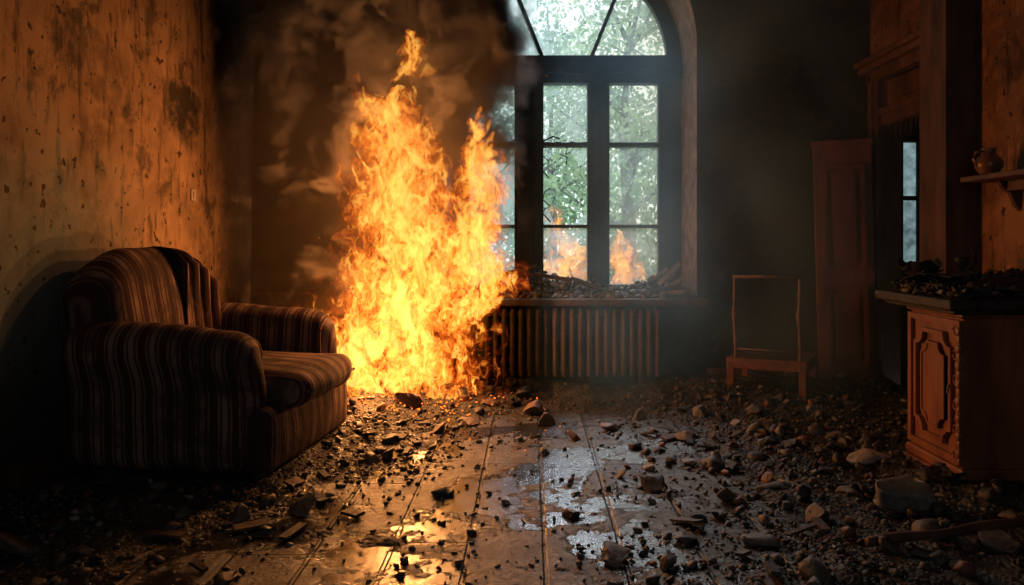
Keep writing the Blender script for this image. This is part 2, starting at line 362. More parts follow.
g=np.random.default_rng(9); nl=13000; P=np.stack([g.uniform(-12,14,nl),g.uniform(33,35,nl),-.9+g.beta(1.2,1.5,nl)*6.0],1); s=.2; A=g.normal(size=(nl,3)); A/=np.linalg.norm(A,axis=1,keepdims=True); B=np.cross(A,g.normal(size=(nl,3))); B/=np.linalg.norm(B,axis=1,keepdims=True)
mesh('hedge',np.stack([P-A*s,P+B*s*.6,P+A*s,P-B*s*.6],1).reshape(-1,3).tolist(),np.arange(nl*4).reshape(-1,4).tolist(),M_leaf)

# ---------------------------------------------------------------- striped armchair
A=empty('striped_armchair',(-1.635,4.03,0),math.radians(-6))
def wr(p,s=.012,f=5):
    n=mnoise.noise_vector(p*f); return p+n*s
def part(name,V,F,mat): 
    return mesh(name,V,F,mat,A,True)
V,F=rounded((-.01,0,.20),(.49,.53,.16),.05,14,(.02,0,0),lambda p:wr(p,.008)); part('base',V,F,M_fabY)
V,F=rounded((.11,0,.405),(.47,.36,.085),.08,18,(.03,.0,.035),lambda p:wr(p,.018,4)); part('seat_cushion',V,F,M_fabY)
def backdef(p):
    p=p.copy(); t=max(0,(p.z-.4)/.7); p.x-=.05*t; e=abs(p.y+.08)/.52
    p.z-=.22*max(0,(e-.25)/.75)**2*t; return wr(p,.018,3.5)
V,F=rounded((-.43,-.08,.68),(.14,.47,.41),.135,20,(.05,0,.02),backdef); part('back',V,F,M_fabY)
def armdef(sy):
    def f(p):
        p=p.copy(); t=(p.z-.08)/.68
        if p.z>.45:
            k=min(1,(p.z-.45)/.15); p.y+=sy*.03*k; c=sy*.46; p.y=c+(p.y-c)*(1+.18*k)
        p.z-=.045*max(0,(p.x+.1)/.5)*t
        return wr(p,.014,4)
    return f
for nm,sy in (('arm_near',-1),('arm_far',1)):
    V,F=rounded((-.08,sy*.46,.40),(.46,.105,.355),.10,18,(.04,0,0.0),armdef(sy)); part(nm,V,F,M_fabX)
for sy in (-1,1):
    b=MB(); pts=[]
    for t in range(25):
        a=math.pi*t/24; pts.append((.355,sy*.485+.115*math.cos(a),.575+.10*math.sin(a)))
    pts=[(.365,sy*.485+.1,.10)]+pts+[(.365,sy*.485-.1,.10)]
    b.tube(pts,.010,8); b.make('arm_piping',M_fabX,A,True)
b=MB(); b.tube([(.575,-.345,.40),(.585,0,.405),(.575,.345,.40)],.009,8); b.make('cushion_piping',M_fabY,A,True)
b=MB()
for sx in (-.4,.40):
    for sy in (-.47,.47): b.lathe([(.0,0),(.028,0),(.034,.06),(.0,.06)],12,M=Matrix.Translation((sx,sy,0)))
b.make('feet',M_wood2,A)
V=[];F=[]; nu,nv=26,40
for j in range(nv+1):
    s_=j/nv
    for i in range(nu+1):
        u=i/nu; yy=.02+u*.33
        L=s_*1.05
        if L<.2: x,z=-.63,.88+L*.6
        elif L<.55: a=math.pi*(1-(L-.2)/.35); x,z=-.475+.155*math.cos(a),1.0+.08*math.sin(a)
        else: x,z=-.295+.06*(L-.55)/.6,1.0-(L-.55)*.85
        e=abs(yy+.08)/.52; z-=.22*max(0,(e-.25)/.75)**2*1.0
        fold=.016*math.sin(u*19+s_*3)+.01*math.sin(u*41+1)
        V.append((x+fold+.015*math.sin(s_*5),yy+.05*s_*(u-.3),z+.015+.4*fold))
for j in range(nv):
    for i in range(nu): a=j*(nu+1)+i; F.append((a,a+1,a+nu+2,a+nu+1))
o=part('throw_blanket',V,F,M_fabY); md=o.modifiers.new('s','SOLIDIFY'); md.thickness=.012

# ---------------------------------------------------------------- cabinet at right
C=empty('carved_cabinet'); b=MB()
CX0,CX1,CY0,CY1=1.98,2.66,3.38,3.84
b.box((CX0,CY0,.10),(CX1,CY1,.80)); b.box((CX0-.035,CY0-.03,0),(CX1,CY1+.03,.05),bev=.01); b.box((CX0-.022,CY0-.02,.05),(CX1,CY1+.02,.105),bev=.012)
b.box((CX0-.02,CY0-.02,.79),(CX1,CY1+.02,.835),bev=.01)
fx=lambda u,v,d:(CX0-d,CY0+u,v)
Wd=CY1-CY0
def octo(m,c,z0=.12,z1=.78):
    a0,a1=m,Wd-m; za,zb=z0+m,z1-m
    return [(a0+c,za),(a1-c,za),(a1-c*.9,za+c*.5),(a1-c*.5,za+c*.9),(a1,za+c),(a1,zb-c),(a1-c*.5,zb-c*.9),(a1-c*.9,zb-c*.5),(a1-c,zb),(a0+c,zb),(a0+c*.9,zb-c*.5),(a0+c*.5,zb-c*.9),(a0,zb-c),(a0,za+c),(a0+c*.5,za+c*.9),(a0+c*.9,za+c*.5)]
def rect(m): return [(m,.12+m),(Wd-m,.12+m),(Wd-m,.78-m),(m,.78-m)]
b.ring(rect(.0),rect(.03),fx,0,.020); b.ring(octo(.065,.07),octo(.085,.065),fx,0,.024)
b.prism(octo(.125,.055),fx,0,.016); b.ring(octo(.125,.055),octo(.137,.05),fx,0,.022)
b.make('body',M_wood,C)
b=MB()
for k in range(16):
    z=.13+k*.04; r_=.016 if k%2 else .011
    V,F=rounded((CX0-.012,CY0+.012,z),(r_,r_*1.2,.02),.011,4); b.add(V,F)
for k in range(6):
    z=.16+k*.115; pts=[(CX0-.02,CY0+.03+.016*math.cos(t),z+.022*math.sin(t)) for t in [i*.7 for i in range(10)]]; b.tube(pts,.004,6)
b.make('carved_pilaster',M_wood,C,True)
b=MB(); b.box((1.85,3.26,.835),(2.69,3.98,.885),bev=.012); b.box((1.89,3.30,.815),(2.68,3.94,.837),bev=.008); b.make('top_slab',M_black,C)
b=MB(); b.tube([(CX0-.022,CY0+.05,.47),(CX0-.045,CY0+.05,.47)],.008,8); b.tube([(CX0-.04,CY0+.05,.48),(CX0-.045,CY0+.05,.44)],.006,8); b.make('handle',M_rust,C)

# ---------------------------------------------------------------- rocks
def rock_template(sub,seed,flat=1.0):
    bm=bmesh.new(); bmesh.ops.create_icosphere(bm,subdivisions=sub,radius=1)
    r=np.random.default_rng(seed); V=np.array([v.co[:] for v in bm.verts]); 
    for k in range(9):
        n=r.normal(size=3); n/=np.linalg.norm(n); d=r.uniform(.3,.7); q=V@n; m=q>d; V[m]-=np.outer(q[m]-d,n)
    V+=r.normal(0,.02 if sub>2 else .06,V.shape); V*=np.array([1,r.uniform(.6,.95),r.uniform(.45,.8)*flat])*1.25
    bm.verts.index_update(); F=np.array([[v.index for v in f.verts] for f in bm.faces]); bm.free(); return V,F
TS=[rock_template(1,i) for i in range(10)]; TM=[rock_template(2,100+i) for i in range(10)]; TL=[rock_template(3,200+i) for i in range(12)]
def rotm(r):
    a,bb,c=r.uniform(0,6.28),r.normal(0,.35),r.normal(0,.35)
    return np.array(Matrix.Rotation(a,3,'Z')@Matrix.Rotation(bb,3,'X')@Matrix.Rotation(c,3,'Y'))
PAL=[(.04,.037,.035),(.06,.056,.05),(.11,.10,.09),(.22,.20,.18),(.16,.07,.042),(.018,.017,.016),(.075,.06,.05)]
def build_rocks(name,items,mat=M_rock,parent=None):
    VV=[];FF=[];CC=[];off=0
    for (tv,tf),pos,size,t in items:
        v=(tv*size)@rotm(rng).T+np.array(pos); VV.append(v); FF.append(tf+off); off+=len(v); CC.append(np.tile([*t,1.],(len(v),1)))
    V=np.concatenate(VV);F=np.concatenate(FF);Cc=np.concatenate(CC)
    me=bpy.data.meshes.new(name); me.vertices.add(len(V)); me.vertices.foreach_set('co',V.ravel()); me.loops.add(F.size); me.loops.foreach_set('vertex_index',F.ravel().astype(np.int32))
    me.polygons.add(len(F)); me.polygons.foreach_set('loop_start',np.arange(0,F.size,3,dtype=np.int32)); me.update(calc_edges=True); me.validate()
    at=me.color_attributes.new('tint','FLOAT_COLOR','POINT'); at.data.foreach_set('color',Cc.ravel().astype(np.float32)); me.materials.append(mat)
    return link(bpy.data.objects.new(name,me),parent)
def clear(x,y):
    cx=-.38+.26*(y-2.5); hw=.70-.13*(y-2.5)
    d=(x-cx)/max(hw,.15)
    return abs(d) if d<0 else d*.80
def dirt_h(x,y):
    d=clear(x,y); n=mnoise.fractal(Vector((x*2.2,y*2.2,0)),1.,2.,5); n2=mnoise.fractal(Vector((x*9,y*9,3)),1.,2.,4)
    h=-.032+.045*min(max(d-.9,0),1.4)+.044*n+.020*n2
    h+=.07*max(0,min(1,(y-4.6)/.7))
    return min(h,.14)
GX,GY=240,280
xs=np.linspace(XL+.005,XR-.005,GX); ys=np.linspace(.6,YB-.005,GY)
V=[];F=[]
for y in ys:
    for x in xs: V.append((x,y,dirt_h(x,y)))
for j in range(GY-1):
    for i in range(GX-1): a=j*GX+i; F.append((a,a+1,a+GX+1,a+GX))
mesh('ash_and_dirt_layer',V,F,M_dirt,None,True)
items=[]
def inside_furn(x,y):
    return (-2.3<x<-1.12 and 3.4<y<4.65) or (1.95<x and 3.35<y<3.9)
def ok(x,y): return not inside_furn(x,y)
cnt=0
while cnt<14000:
    x=rng.uniform(XL+.06,XR-.12); y=1.7+rng.beta(1.4,1.4)*4.1
    cl=mnoise.noise(Vector((x*1.7,y*1.7,9)))
    d=clear(x,y)
    if rng.random()>min(1,.16+max(0,d-.55)*.75)*(.35+max(0,cl+.25)*1.5): continue
    if not ok(x,y): continue
    s=rng.gamma(1.5,.0042)+.002; 
    items.append((TS[rng.integers(10)],(x,y,max(0,dirt_h(x,y))+s*.25),s,PAL[rng.choice(7,p=[.28,.25,.14,.05,.05,.18,.05])])); cnt+=1
cnt=0
while cnt<560:
    x=rng.uniform(XL+.08,XR-.12); y=1.8+rng.beta(1.5,1.2)*3.95; d=clear(x,y)
    if rng.random()>min(1,.08+max(0,d-.7)*.75) or not ok(x,y): continue
    s=.016+rng.beta(1,2.8)*.055; items.append((TM[rng.integers(10)],(x,y,max(0,dirt_h(x,y))+s*.3),s,PAL[rng.choice(7,p=[.27,.25,.16,.06,.08,.10,.08])])); cnt+=1
build_rocks('rubble_debris',items)
def gp(px,py): Y=740*1.15/(py-240); return ((px-530)/740*Y,Y)
big=[(893,512,.14,(.15,.14,.13)),(300,512,.085,(.17,.14,.115)),(612,562,.075,(.24,.16,.12)),(666,565,.06,(.10,.08,.07)),(651,488,.08,(.03,.027,.025)),(572,517,.05,(.12,.09,.08)),(683,540,.05,(.08,.07,.06)),
(412,412,.12,(.08,.05,.04)),(536,414,.08,(.17,.11,.08)),(545,424,.06,(.18,.12,.09)),(488,410,.08,(.12,.07,.05)),(610,430,.06,(.18,.12,.09)),(640,418,.05,(.12,.10,.08)),(870,466,.10,(.36,.32,.28)),(372,462,.06,(.24,.19,.15)),
(18,556,.085,(.10,.09,.08)),(80,560,.05,(.1,.09,.08)),(1000,556,.09,(.13,.11,.10)),(930,540,.06,(.1,.09,.08)),(808,580,.06,(.10,.09,.08)),(760,545,.06,(.11,.09,.08)),(770,492,.06,(.09,.08,.07)),(728,500,.055,(.14,.11,.09)),(690,466,.05,(.12,.1,.09)),(650,470,.04,(.17,.15,.12)),
(700,418,.08,(.13,.12,.11)),(735,425,.06,(.20,.18,.16)),(836,440,.08,(.12,.11,.10)),(760,440,.07,(.11,.10,.09)),(575,440,.05,(.18,.09,.06)),(470,424,.07,(.10,.06,.045)),(440,432,.05,(.08,.05,.04)),(360,430,.05,(.08,.055,.045)),(812,420,.06,(.19,.17,.15)),(685,440,.05,(.14,.13,.12)),(905,560,.05,(.12,.10,.09)),(240,520,.04,(.11,.09,.07)),(730,470,.05,(.1,.09,.08)),(820,520,.06,(.09,.08,.075)),(850,500,.05,(.11,.1,.09)),(700,520,.045,(.1,.09,.08)),(620,478,.035,(.1,.08,.07))]
items=[]
for px,py,s,t in big:
    X,Y=gp(px,py); items.append((TL[rng.integers(12)],(X,Y,s*.30+max(0,dirt_h(X,Y))*.6),s,t))
build_rocks('large_stones',items)
b=MB()
for k in range(130):
    x=rng.uniform(XL+.1,XR-.15); y=rng.uniform(2.3,5.6)
    if clear(x,y)<.8 or not ok(x,y): continue
    M=Matrix.Translation((x,y,max(0,dirt_h(x,y))+.015))@Matrix.Rotation(rng.uniform(0,6.28),4,'Z')@Matrix.Rotation(rng.normal(0,.2),4,'X')@Matrix.Rotation(rng.normal(0,.15),4,'Y')
    L=rng.uniform(.02,.08); w=rng.uniform(.008,.03); b.box((-L,-w,-.006),(L,w,.006),int(rng.choice(3,p=[.6,.33,.07])),M)
b.make('splintered_wood',[M_black,M_wood2,M_plank])
b=MB(); p0=gp(868,556); p1=gp(1010,545); b.tube([(p0[0]+(p1[0]-p0[0])*t,p0[1]+(p1[1]-p0[1])*t+.008*math.sin(t*9),.05+.03*t) for t in [i/10 for i in range(14)]],[.018+.003*math.sin(i) for i in range(14)],9); b.make('charred_branch',M_wood2,None,True)

def sill_h(x): return .20*math.exp(-((x+.05)/.33)**2)+.08*math.exp(-((x-.45)/.3)**2)+.13*math.exp(-((x-1.05)/.22)**2)+.02
items=[]
for k in range(1900):
    x=rng.uniform(-.6,1.28); y=rng.uniform(5.75,6.42); hm=sill_h(x)*math.exp(-((y-6.12)/.24)**2)
    s=rng.uniform(.008,.036); items.append((TM[rng.integers(10)],(x,y,ZS+.015+rng.uniform(0,1)*hm+.01),s,[(c_*1.9) for c_ in PAL[rng.choice(7,p=[.3,.27,.18,.08,.01,.11,.05])]]))
build_rocks('sill_rubble',items)
b=MB()
for (x,z,a,L,w,t,y,mi) in ((1.08,.83,46,.14,.022,.016,5.98,0),(1.13,.79,30,.12,.020,.016,5.9,0),(1.0,.75,12,.18,.02,.015,5.85,1),(1.17,.87,58,.11,.02,.015,6.1,0),(1.03,.84,40,.12,.016,.012,6.06,0),(.1,.86,-8,.24,.018,.012,5.98,1),(-.1,.90,14,.16,.018,.012,6.05,1),(.45,.80,-20,.13,.018,.012,5.95,1),(1.12,.735,5,.10,.02,.012,5.8,0)):
    M=Matrix.Translation((x,y,z))@Matrix.Rotation(-math.radians(a),4,'Y')@Matrix.Rotation(.9,4,'X'); b.box((-L,-w,-t/2),(L,w,t/2),mi,M,.003)
b.make('broken_boards',[M_plank,M_wood2])

items=[]
for k in range(1000):
    x=rng.uniform(1.90,2.66); y=rng.uniform(3.30,3.94); hm=.05+.09*math.exp(-((x-2.4)/.28)**2)*math.exp(-((y-3.65)/.22)**2); s=rng.uniform(.006,.028)
    items.append((TM[rng.integers(10)],(x,y,.885+s*.3+rng.uniform(0,hm)*.9),s,PAL[rng.choice(7,p=[.33,.2,.08,.03,.01,.30,.05])]))
build_rocks('cabinet_debris',items)
b=MB()
for k in range(30):
    x=rng.uniform(1.95,2.6); y=rng.uniform(3.36,3.85); M=Matrix.Translation((x,y,.94+rng.uniform(0,.05)))@Matrix.Rotation(rng.uniform(0,6.28),4,'Z')@Matrix.Rotation(rng.normal(0,.25),4,'X'); L=rng.uniform(.04,.1)
    b.box((-L,-L*.7,-.002),(L,L*.7,.002),0,M)
b.make('burnt_papers',M_black)
b=MB(); M=Matrix.Translation((1.99,3.78,.925))@Matrix.Scale(1.1,4)
V=[];F=[];NN=28
prof=[(.0,0),(.045,0),(.04,.015),(.03,.03),(.06,.05),(.085,.085),(.095,.10),(.082,.088),(.055,.055),(.0,.04)]
for q_,(r_,z_) in enumerate(prof):
    for k in range(NN):
        a=2*math.pi*k/NN; zz_=z_+(.014*math.sin(3*a+1) +.008*math.sin(7*a) if q_ in (5,6,7) else 0); V.append((r_*math.cos(a),r_*math.sin(a),zz_))
for i in range(len(prof)-1):
    for k in range(NN): F.append((i*NN+k,i*NN+(k+1)%NN,(i+1)*NN+(k+1)%NN,(i+1)*NN+k))
b.add(V,F,0,M)
for k in range(5):
    V_,F_=TM[k]; b.add([M@Vector((v[0]*.028+.04*math.cos(k*1.3),v[1]*.028+.04*math.sin(k*1.3),v[2]*.03+.085)) for v in V_],F_.tolist())
b.make('charred_bowl',M_black,None,False)
b=MB(); M=Matrix.Translation((2.19,3.75,.95))@Matrix.Scale(1.15,4)
b.lathe([(0,0),(.03,0),(.024,.01),(.01,.03),(.012,.05),(.028,.075),(.03,.095),(.022,.1),(0,.07)],20,0,M)
b.tube([M@Vector((.03,0,.04)),M@Vector((.06,0,.07)),M@Vector((.055,0,.12)),M@Vector((.03,0,.14))],[.008,.007,.006,.003],8)
b.make('charred_goblet',M_black,None,True)

# ---------------------------------------------------------------- shelf and jug
b=MB(); b.box((2.44,3.35,1.475),(XR,4.2,1.505),bev=.006); b.box((2.62,3.4,1.42),(XR,4.12,1.475),bev=.004)
for yy in (4.08,3.6):
    b.prism([(XR,1.475),(2.58,1.475),(2.6,1.44),(2.64,1.41),(2.67,1.34),(XR,1.31)],lambda u,v,d:(u,d,v),yy-.015,yy+.015)
b.make('wall_shelf',M_wood2)
b=MB(); M=Matrix.Translation((2.53,4.08,1.505))
b.lathe([(0,0),(.035,0),(.045,.01),(.068,.045),(.072,.07),(.055,.10),(.036,.118),(.034,.135),(.042,.15),(.038,.148),(.03,.13),(0,.12)],28,0,M)
b.tube([M@Vector((-.034,0,.135)),M@Vector((-.075,0,.13)),M@Vector((-.085,0,.09)),M@Vector((-.065,0,.05))],.008,8)
b.make('ceramic_jug',M_ceram,None,True)
b=MB(); b.box((2.60,3.3,1.0),(XR,3.95,1.05),bev=.005); b.box((2.63,3.42,1.05),(XR,3.88,1.36),bev=.008); b.box((2.615,3.47,1.10),(2.64,3.83,1.31),bev=.006); b.make('wall_cupboard',M_wood2)

# ---------------------------------------------------------------- doorway
D=empty('door_1'); b=MB()
xa,xb=XR-.06,XR+WT
b.box((xa,DY0-.10,0),(XR,DY0+.03,2.42),bev=.006); b.box((xa,DY1-.03,0),(XR,DY1+.12,2.42),bev=.006)
b.box((xa-.02,DY0-.09,0),(xa,DY0-.03,2.42),bev=.006); b.box((xa-.02,DY1+.03,0),(xa,DY1+.09,2.42),bev=.006)
b.box((xa-.02,DY0-.10,2.36),(XR,DY1+.12,2.44),bev=.006); b.box((xa-.07,DY0-.10,2.44),(XR,DY1+.15,2.49),bev=.01); b.box((xa-.10,DY0-.10,2.49),(XR,DY1+.17,2.53),bev=.01)
b.box((XR,DY0,0),(xb,DY0+.03,DZ)); b.box((XR,DY1-.03,0),(xb,DY1,DZ)); b.box((XR-.03,DY0,2.02),(XR+.12,DY1,2.13),bev=.008)
b.box((XR-.05,DY0,2.10),(XR+.06,DY1,2.15),bev=.008)
b.box((XR+.02,DY0,2.15),(XR+.05,DY1,2.36)); b.box((XR,DY0+.12,2.2),(XR+.03,DY1-.12,2.33),bev=.008)
b.make('casing',M_case,D)
b=MB()
for k in range(9):
    y=DY0+.1+k*.075; L=.06+.12*rng.random(); b.prism([(y,2.04),(y+.06,2.04),(y+.045,2.04-L),(y+.02,2.04-L*.6)],lambda u,v,d:(d,u,v),XR+.02,XR+.05)
b.tube([(XR+.05,5.1,2.0),(XR+.06,5.15,1.7),(XR+.05,5.1,1.3),(XR+.08,5.2,.9)],.008,6)
b.make('splintered_lintel',M_black,D)
LW,LH=.42,1.88
M=Matrix.Translation((2.635,5.60,.01))@Matrix.Rotation(math.radians(180-12),4,'Z')@Matrix.Rotation(math.radians(1.6),4,'Y')
b=MB(); b.box((0,-.02,0),(LW,.02,LH),bev=.005,M=M)
def lrect(x0,x1,z0,z1): return [(x0,z0),(x1,z0),(x1,z1),(x0,z1)]
ff=lambda u,v,d:(u,d,v)
for x0,x1,z0,z1 in ((.06,.36,.18,.80),(.06,.36,.92,1.72)):
    b.ring(lrect(x0,x1,z0,z1),lrect(x0+.03,x1-.03,z0+.03,z1-.03),ff,.018,.045,0,M)
    b.prism(lrect(x0+.065,x1-.065,z0+.065,z1-.065),ff,.018,.038,0,M)
b.box((-.01,-.03,LH-.02),(LW+.01,.035,LH+.03),bev=.006,M=M)
b.make('leaf',M_door,D)

# ---------------------------------------------------------------- old chair (seen from behind)
K=empty('wooden_chair'); b=MB()
P1=Vector((1.435,5.28,0)); P2=Vector((1.875,5.08,0)); dr=Vector((.22,.40,0)); P3=P2+dr; P4=P1+dr
zs=.30
ex=(P2-P1).normalized(); ey=dr.normalized()
Mc=Matrix(((ex.x,ey.x,0,P1.x),(ex.y,ey.y,0,P1.y),(0,0,1,0),(0,0,0,1))); w=(P2-P1).length; dp=dr.length
b.box((-.03,-.02,zs-.06),(w+.03,.015,zs+.015),bev=.006,M=Mc); b.box((-.03,dp-.015,zs-.06),(w+.03,dp+.02,zs+.012),bev=.006,M=Mc)
b.box((-.03,0,zs-.06),(-.0,dp,zs+.012),bev=.005,M=Mc); b.box((w,0,zs-.06),(w+.03,dp,zs+.012),bev=.005,M=Mc)
for (u,v) in ((0,0),(w,0),(0,dp),(w,dp)):
    b.box((u-.024,v-.024,0),(u+.024,v+.024,zs-.02),bev=.005,M=Mc)
b.make('seat_frame',M_chair,K)
b=MB()
b.box((0.0,.0,zs-.01),(w,dp,zs+.008),M=Mc); b.make('seat_panel',M_wood2,K)
b=MB()
for u in (.03,w-.02):
    pts=[];rr=[]
    for i in range(22):
        t=i/21; pts.append(Mc@Vector((u+.004*math.sin(t*9),-.005-.03*t,zs+t*.59))); rr.append(.012+(.007 if i in (5,11,12,17) else 0)+.002*math.sin(i*2.1))
    b.tube(pts,rr,8)
b.tube([Mc@Vector((.02,-.035,zs+.59)),Mc@Vector((w*.5,-.037,zs+.594)),Mc@Vector((w-.01,-.035,zs+.59))],[.013,.011,.013],8)
b.tube([Mc@Vector((.03,-.01,zs+.08)),Mc@Vector((w-.02,-.01,zs+.08))],.006,8)
b.make('back_frame',M_rust,K,True)

b=MB(); b.box((-2.02,5.50,0),(-1.66,5.80,.74),bev=.01); b.box((-2.05,5.47,.74),(-1.63,5.82,.77),bev=.008); f2=lambda u,v,d:(u,5.50-d,v)
b.ring([(-2.0,.1),(-1.68,.1),(-1.68,.7),(-2.0,.7)],[(-1.96,.14),(-1.72,.14),(-1.72,.66),(-1.96,.66)],f2,0,.015); b.box((-1.97,5.48,.38),(-1.71,5.5,.40)); b.make('bedside_cabinet',M_wood2)
b=MB(); b.box((XL,5.06,1.42),(XL+.012,5.13,1.50),bev=.004); b.box((XL+.012,5.08,1.44),(XL+.02,5.11,1.48),bev=.003); b.make('light_switch',M_plank)

# ---------------------------------------------------------------- fire: layered undulating sheets of burning gas
def curve(T,val,pts,lo,hi):
    mn=min(p[0] for p in pts); mx=max(p[0] for p in pts)
    nd=T.n('MapRange'); T.set(nd.inputs[0],val); nd.inputs[1].default_value=mn; nd.inputs[2].default_value=mx
    r=T.n('ValToRGB'); T.t.links.new(nd.outputs[0],r.inputs[0]); cr=r.color_ramp
    while len(cr.elements)<len(pts): cr.elements.new(.5)
    for e,(p,v) in zip(cr.elements,pts):
        e.position=(p-mn)/(mx-mn); q=(v-lo)/(hi-lo); e.color=(q,q,q,1)
    return T.math('ADD',T.math('MULTIPLY',r.outputs[0],hi-lo),lo)
def fire_mat(name,lobes,power):
    T=NT(name); co=T.coord('Position'); zz=T.xyz(co)[2]
    nv=T.n('TexNoise'); mp=T.n('Mapping'); T.t.links.new(co,mp.inputs[0]); mp.inputs['Scale'].default_value=(1,1.5,.7)
    T.t.links.new(mp.outputs[0],nv.inputs['Vector']); nv.inputs['Scale'].default_value=3.2; nv.inputs['Detail'].default_value=4
    sub=T.n('VectorMath',operation='SUBTRACT'); T.t.links.new(nv.outputs['Color'],sub.inputs[0]); sub.inputs[1].default_value=(.5,.5,.5)
    sc=T.n('VectorMath',operation='SCALE'); T.t.links.new(sub.outputs[0],sc.inputs[0]); sc.inputs['Scale'].default_value=.66
    ad=T.n('VectorMath',operation='ADD'); T.t.links.new(co,ad.inputs[0]); T.t.links.new(sc.outputs[0],ad.inputs[1])
    x,y,z=T.xyz(ad.outputs[0])
    rmin=None
    for cpts,wpts in lobes:
        c=curve(T,z,cpts,-2.5,1.5); w=curve(T,z,wpts,0,1)
        r=T.math('DIVIDE',T.math('ABSOLUTE',T.math('SUBTRACT',x,c)),T.math('MAXIMUM',w,.01))
        if cpts[0][0]>.1: r=T.math('ADD',r,T.math('MULTIPLY',T.math('LESS_THAN',z,cpts[0][0]+.01),9.))
        r=T.math('ADD',r,T.math('MULTIPLY',T.math('GREATER_THAN',z,cpts[-1][0]-.02),9.))
        rmin=r if rmin is None else T.math('MINIMUM',rmin,r)
    mp2=T.n('Mapping'); T.t.links.new(ad.outputs[0],mp2.inputs[0]); mp2.inputs['Scale'].default_value=(1,2.0,.55)
    nz=T.noise(mp2.outputs[0],7.5,7,.62,.6)
    body=T.math('SUBTRACT',1.,T.math('POWER',rmin,1.5))
    ht=T.math('ADD',T.math('MULTIPLY',body,1.0),T.math('MULTIPLY',T.math('SUBTRACT',nz,.52),5.4))
    ht=T.math('MULTIPLY',T.sstep(ht,-.1,1.3),T.sstep(rmin,.8,1.3,1,0))
    fil=T.sstep(T.math('ABSOLUTE',T.math('SUBTRACT',nz,.49)),.0,.022,1,0)
    st=T.math('ADD',T.math('POWER',ht,1.8),T.math('MULTIPLY',T.math('MULTIPLY',fil,ht),.7))
    st=T.math('MULTIPLY',st,T.math('MULTIPLY',T.sstep(zz,.0,2.0,1.4,.7),power))
    col=T.ramp(ht,[(0,(1,.06,.004)),(.35,(1,.14,.010)),(.75,(1,.32,.03)),(1,(1,.50,.09))])
    em=T.n('Emission'); T.t.links.new(col,em.inputs[0]); T.t.links.new(st,em.inputs[1])
    tr=T.n('BsdfTransparent'); T.t.links.new(T.ramp(ht,[(0,1.),(1,.55)]),tr.inputs[0])
    asd=T.n('AddShader'); T.t.links.new(em.outputs[0],asd.inputs[0]); T.t.links.new(tr.outputs[0],asd.inputs[1]); T.t.links.new(asd.outputs[0],T.out.inputs[0])
    T.m.cycles.emission_sampling='NONE'
    return T.m
FI=empty('fire')
def sheet(name,mat,x0,x1,z0,z1,yc,amp,ph,nx=40,nz=50):
    V=[];F=[]
    for j in range(nz+1):
        for i in range(nx+1):
            x=x0+(x1-x0)*i/nx; z=z0+(z1-z0)*j/nz
            y=yc+amp*math.sin(x*5.3+z*1.7+ph)+amp*.5*math.sin(x*11-z*3.1+ph*2)
            V.append((x,y,z))
    for j in range(nz):
        for i in range(nx): a=j*(nx+1)+i; F.append((a,a+1,a+nx+2,a+nx+1))
    mesh(name,V,F,mat,FI,True)
main=([(0,-.99),(.36,-1.0),(.72,-.90),(1.08,-.84),(1.44,-.88),(1.79,-.94),(2.05,-.98),(2.24,-.94)],[(0,.72),(.36,.70),(.72,.62),(1.08,.55),(1.44,.45),(1.79,.37),(2.05,.24),(2.24,.06)])
right=([(.62,-.46),(.80,-.34),(1.08,-.38),(1.44,-.37),(1.70,-.35),(1.92,-.34)],[(.62,.08),(.80,.35),(1.08,.29),(1.44,.22),(1.70,.15),(1.92,.03)])
top=([(2.3,-.90),(2.44,-.82),(2.62,-.78)],[(2.3,.04),(2.44,.11),(2.62,.03)])
m=fire_mat('flames',[main,right,top],1.0)
for k,(yc,ph) in enumerate(((5.02,0),(5.10,2.1),(5.18,4.0),(5.28,1.0),(5.38,3.1))): sheet('flame_sheet',m,-1.98,.16,.01,2.9,yc,.05,ph)
m=fire_mat('flames_glass_reflection',[([(.0,.30),(.9,.32),(1.45,.26)],[(.0,.34),(.95,.32),(1.55,.05)]),([(.0,.88),(.8,.85),(1.2,.80)],[(.0,.22),(.75,.18),(1.25,.03)])],.9)  # added flames beyond the panes stand in for the fire's reflection in glass
F2=FI; FI=empty('fire')  # holds the stand-in reflection sheets, not a second blaze
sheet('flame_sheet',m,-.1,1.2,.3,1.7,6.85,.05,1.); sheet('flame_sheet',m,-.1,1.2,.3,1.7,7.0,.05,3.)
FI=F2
def plight(name,loc,p,c,r=.0,parent=None):
    l=bpy.data.lights.new(name,'POINT'); l.energy=p; l.color=c; l.shadow_soft_size=r; o=bpy.data.objects.new(name,l); o.location=loc; link(o,parent)
FC=(1,.37,.105)
for i,(loc,p) in enumerate((((-1.1,4.96,.25),20),((-.7,4.96,.4),22),((-.9,4.94,.8),30),((-.75,4.96,1.15),30),((-.95,4.96,1.5),26),((-.95,4.96,1.95),18),((-.4,5.16,1.2),15))): plight('fire_light_%d'%i,loc,p,FC,0,FI)
T=NT('ember_glow'); em=T.n('Emission'); em.inputs[0].default_value=(1,.16,.015,1); em.inputs[1].default_value=3; T.t.links.new(em.outputs[0],T.out.inputs[0]); M_emb=T.m; M_emb.cycles.emission_sampling='NONE'
items=[]
for k in range(260):
    x=-.9+rng.normal(0,.34); y=5.05+rng.normal(0,.17); 
    if y>5.5: continue
    items.append((TS[rng.integers(10)],(x,y,max(0,dirt_h(x,y))+.012),rng.uniform(.004,.012),(1,.3,.05)))
for px,py in ((545,432),(560,428),(470,440),(420,446),(500,415),(525,452)): 
    X,Y=gp(px,py); items.append((TS[0],(X,Y,max(0,dirt_h(X,Y))+.01),.005,(1,.3,.05)))
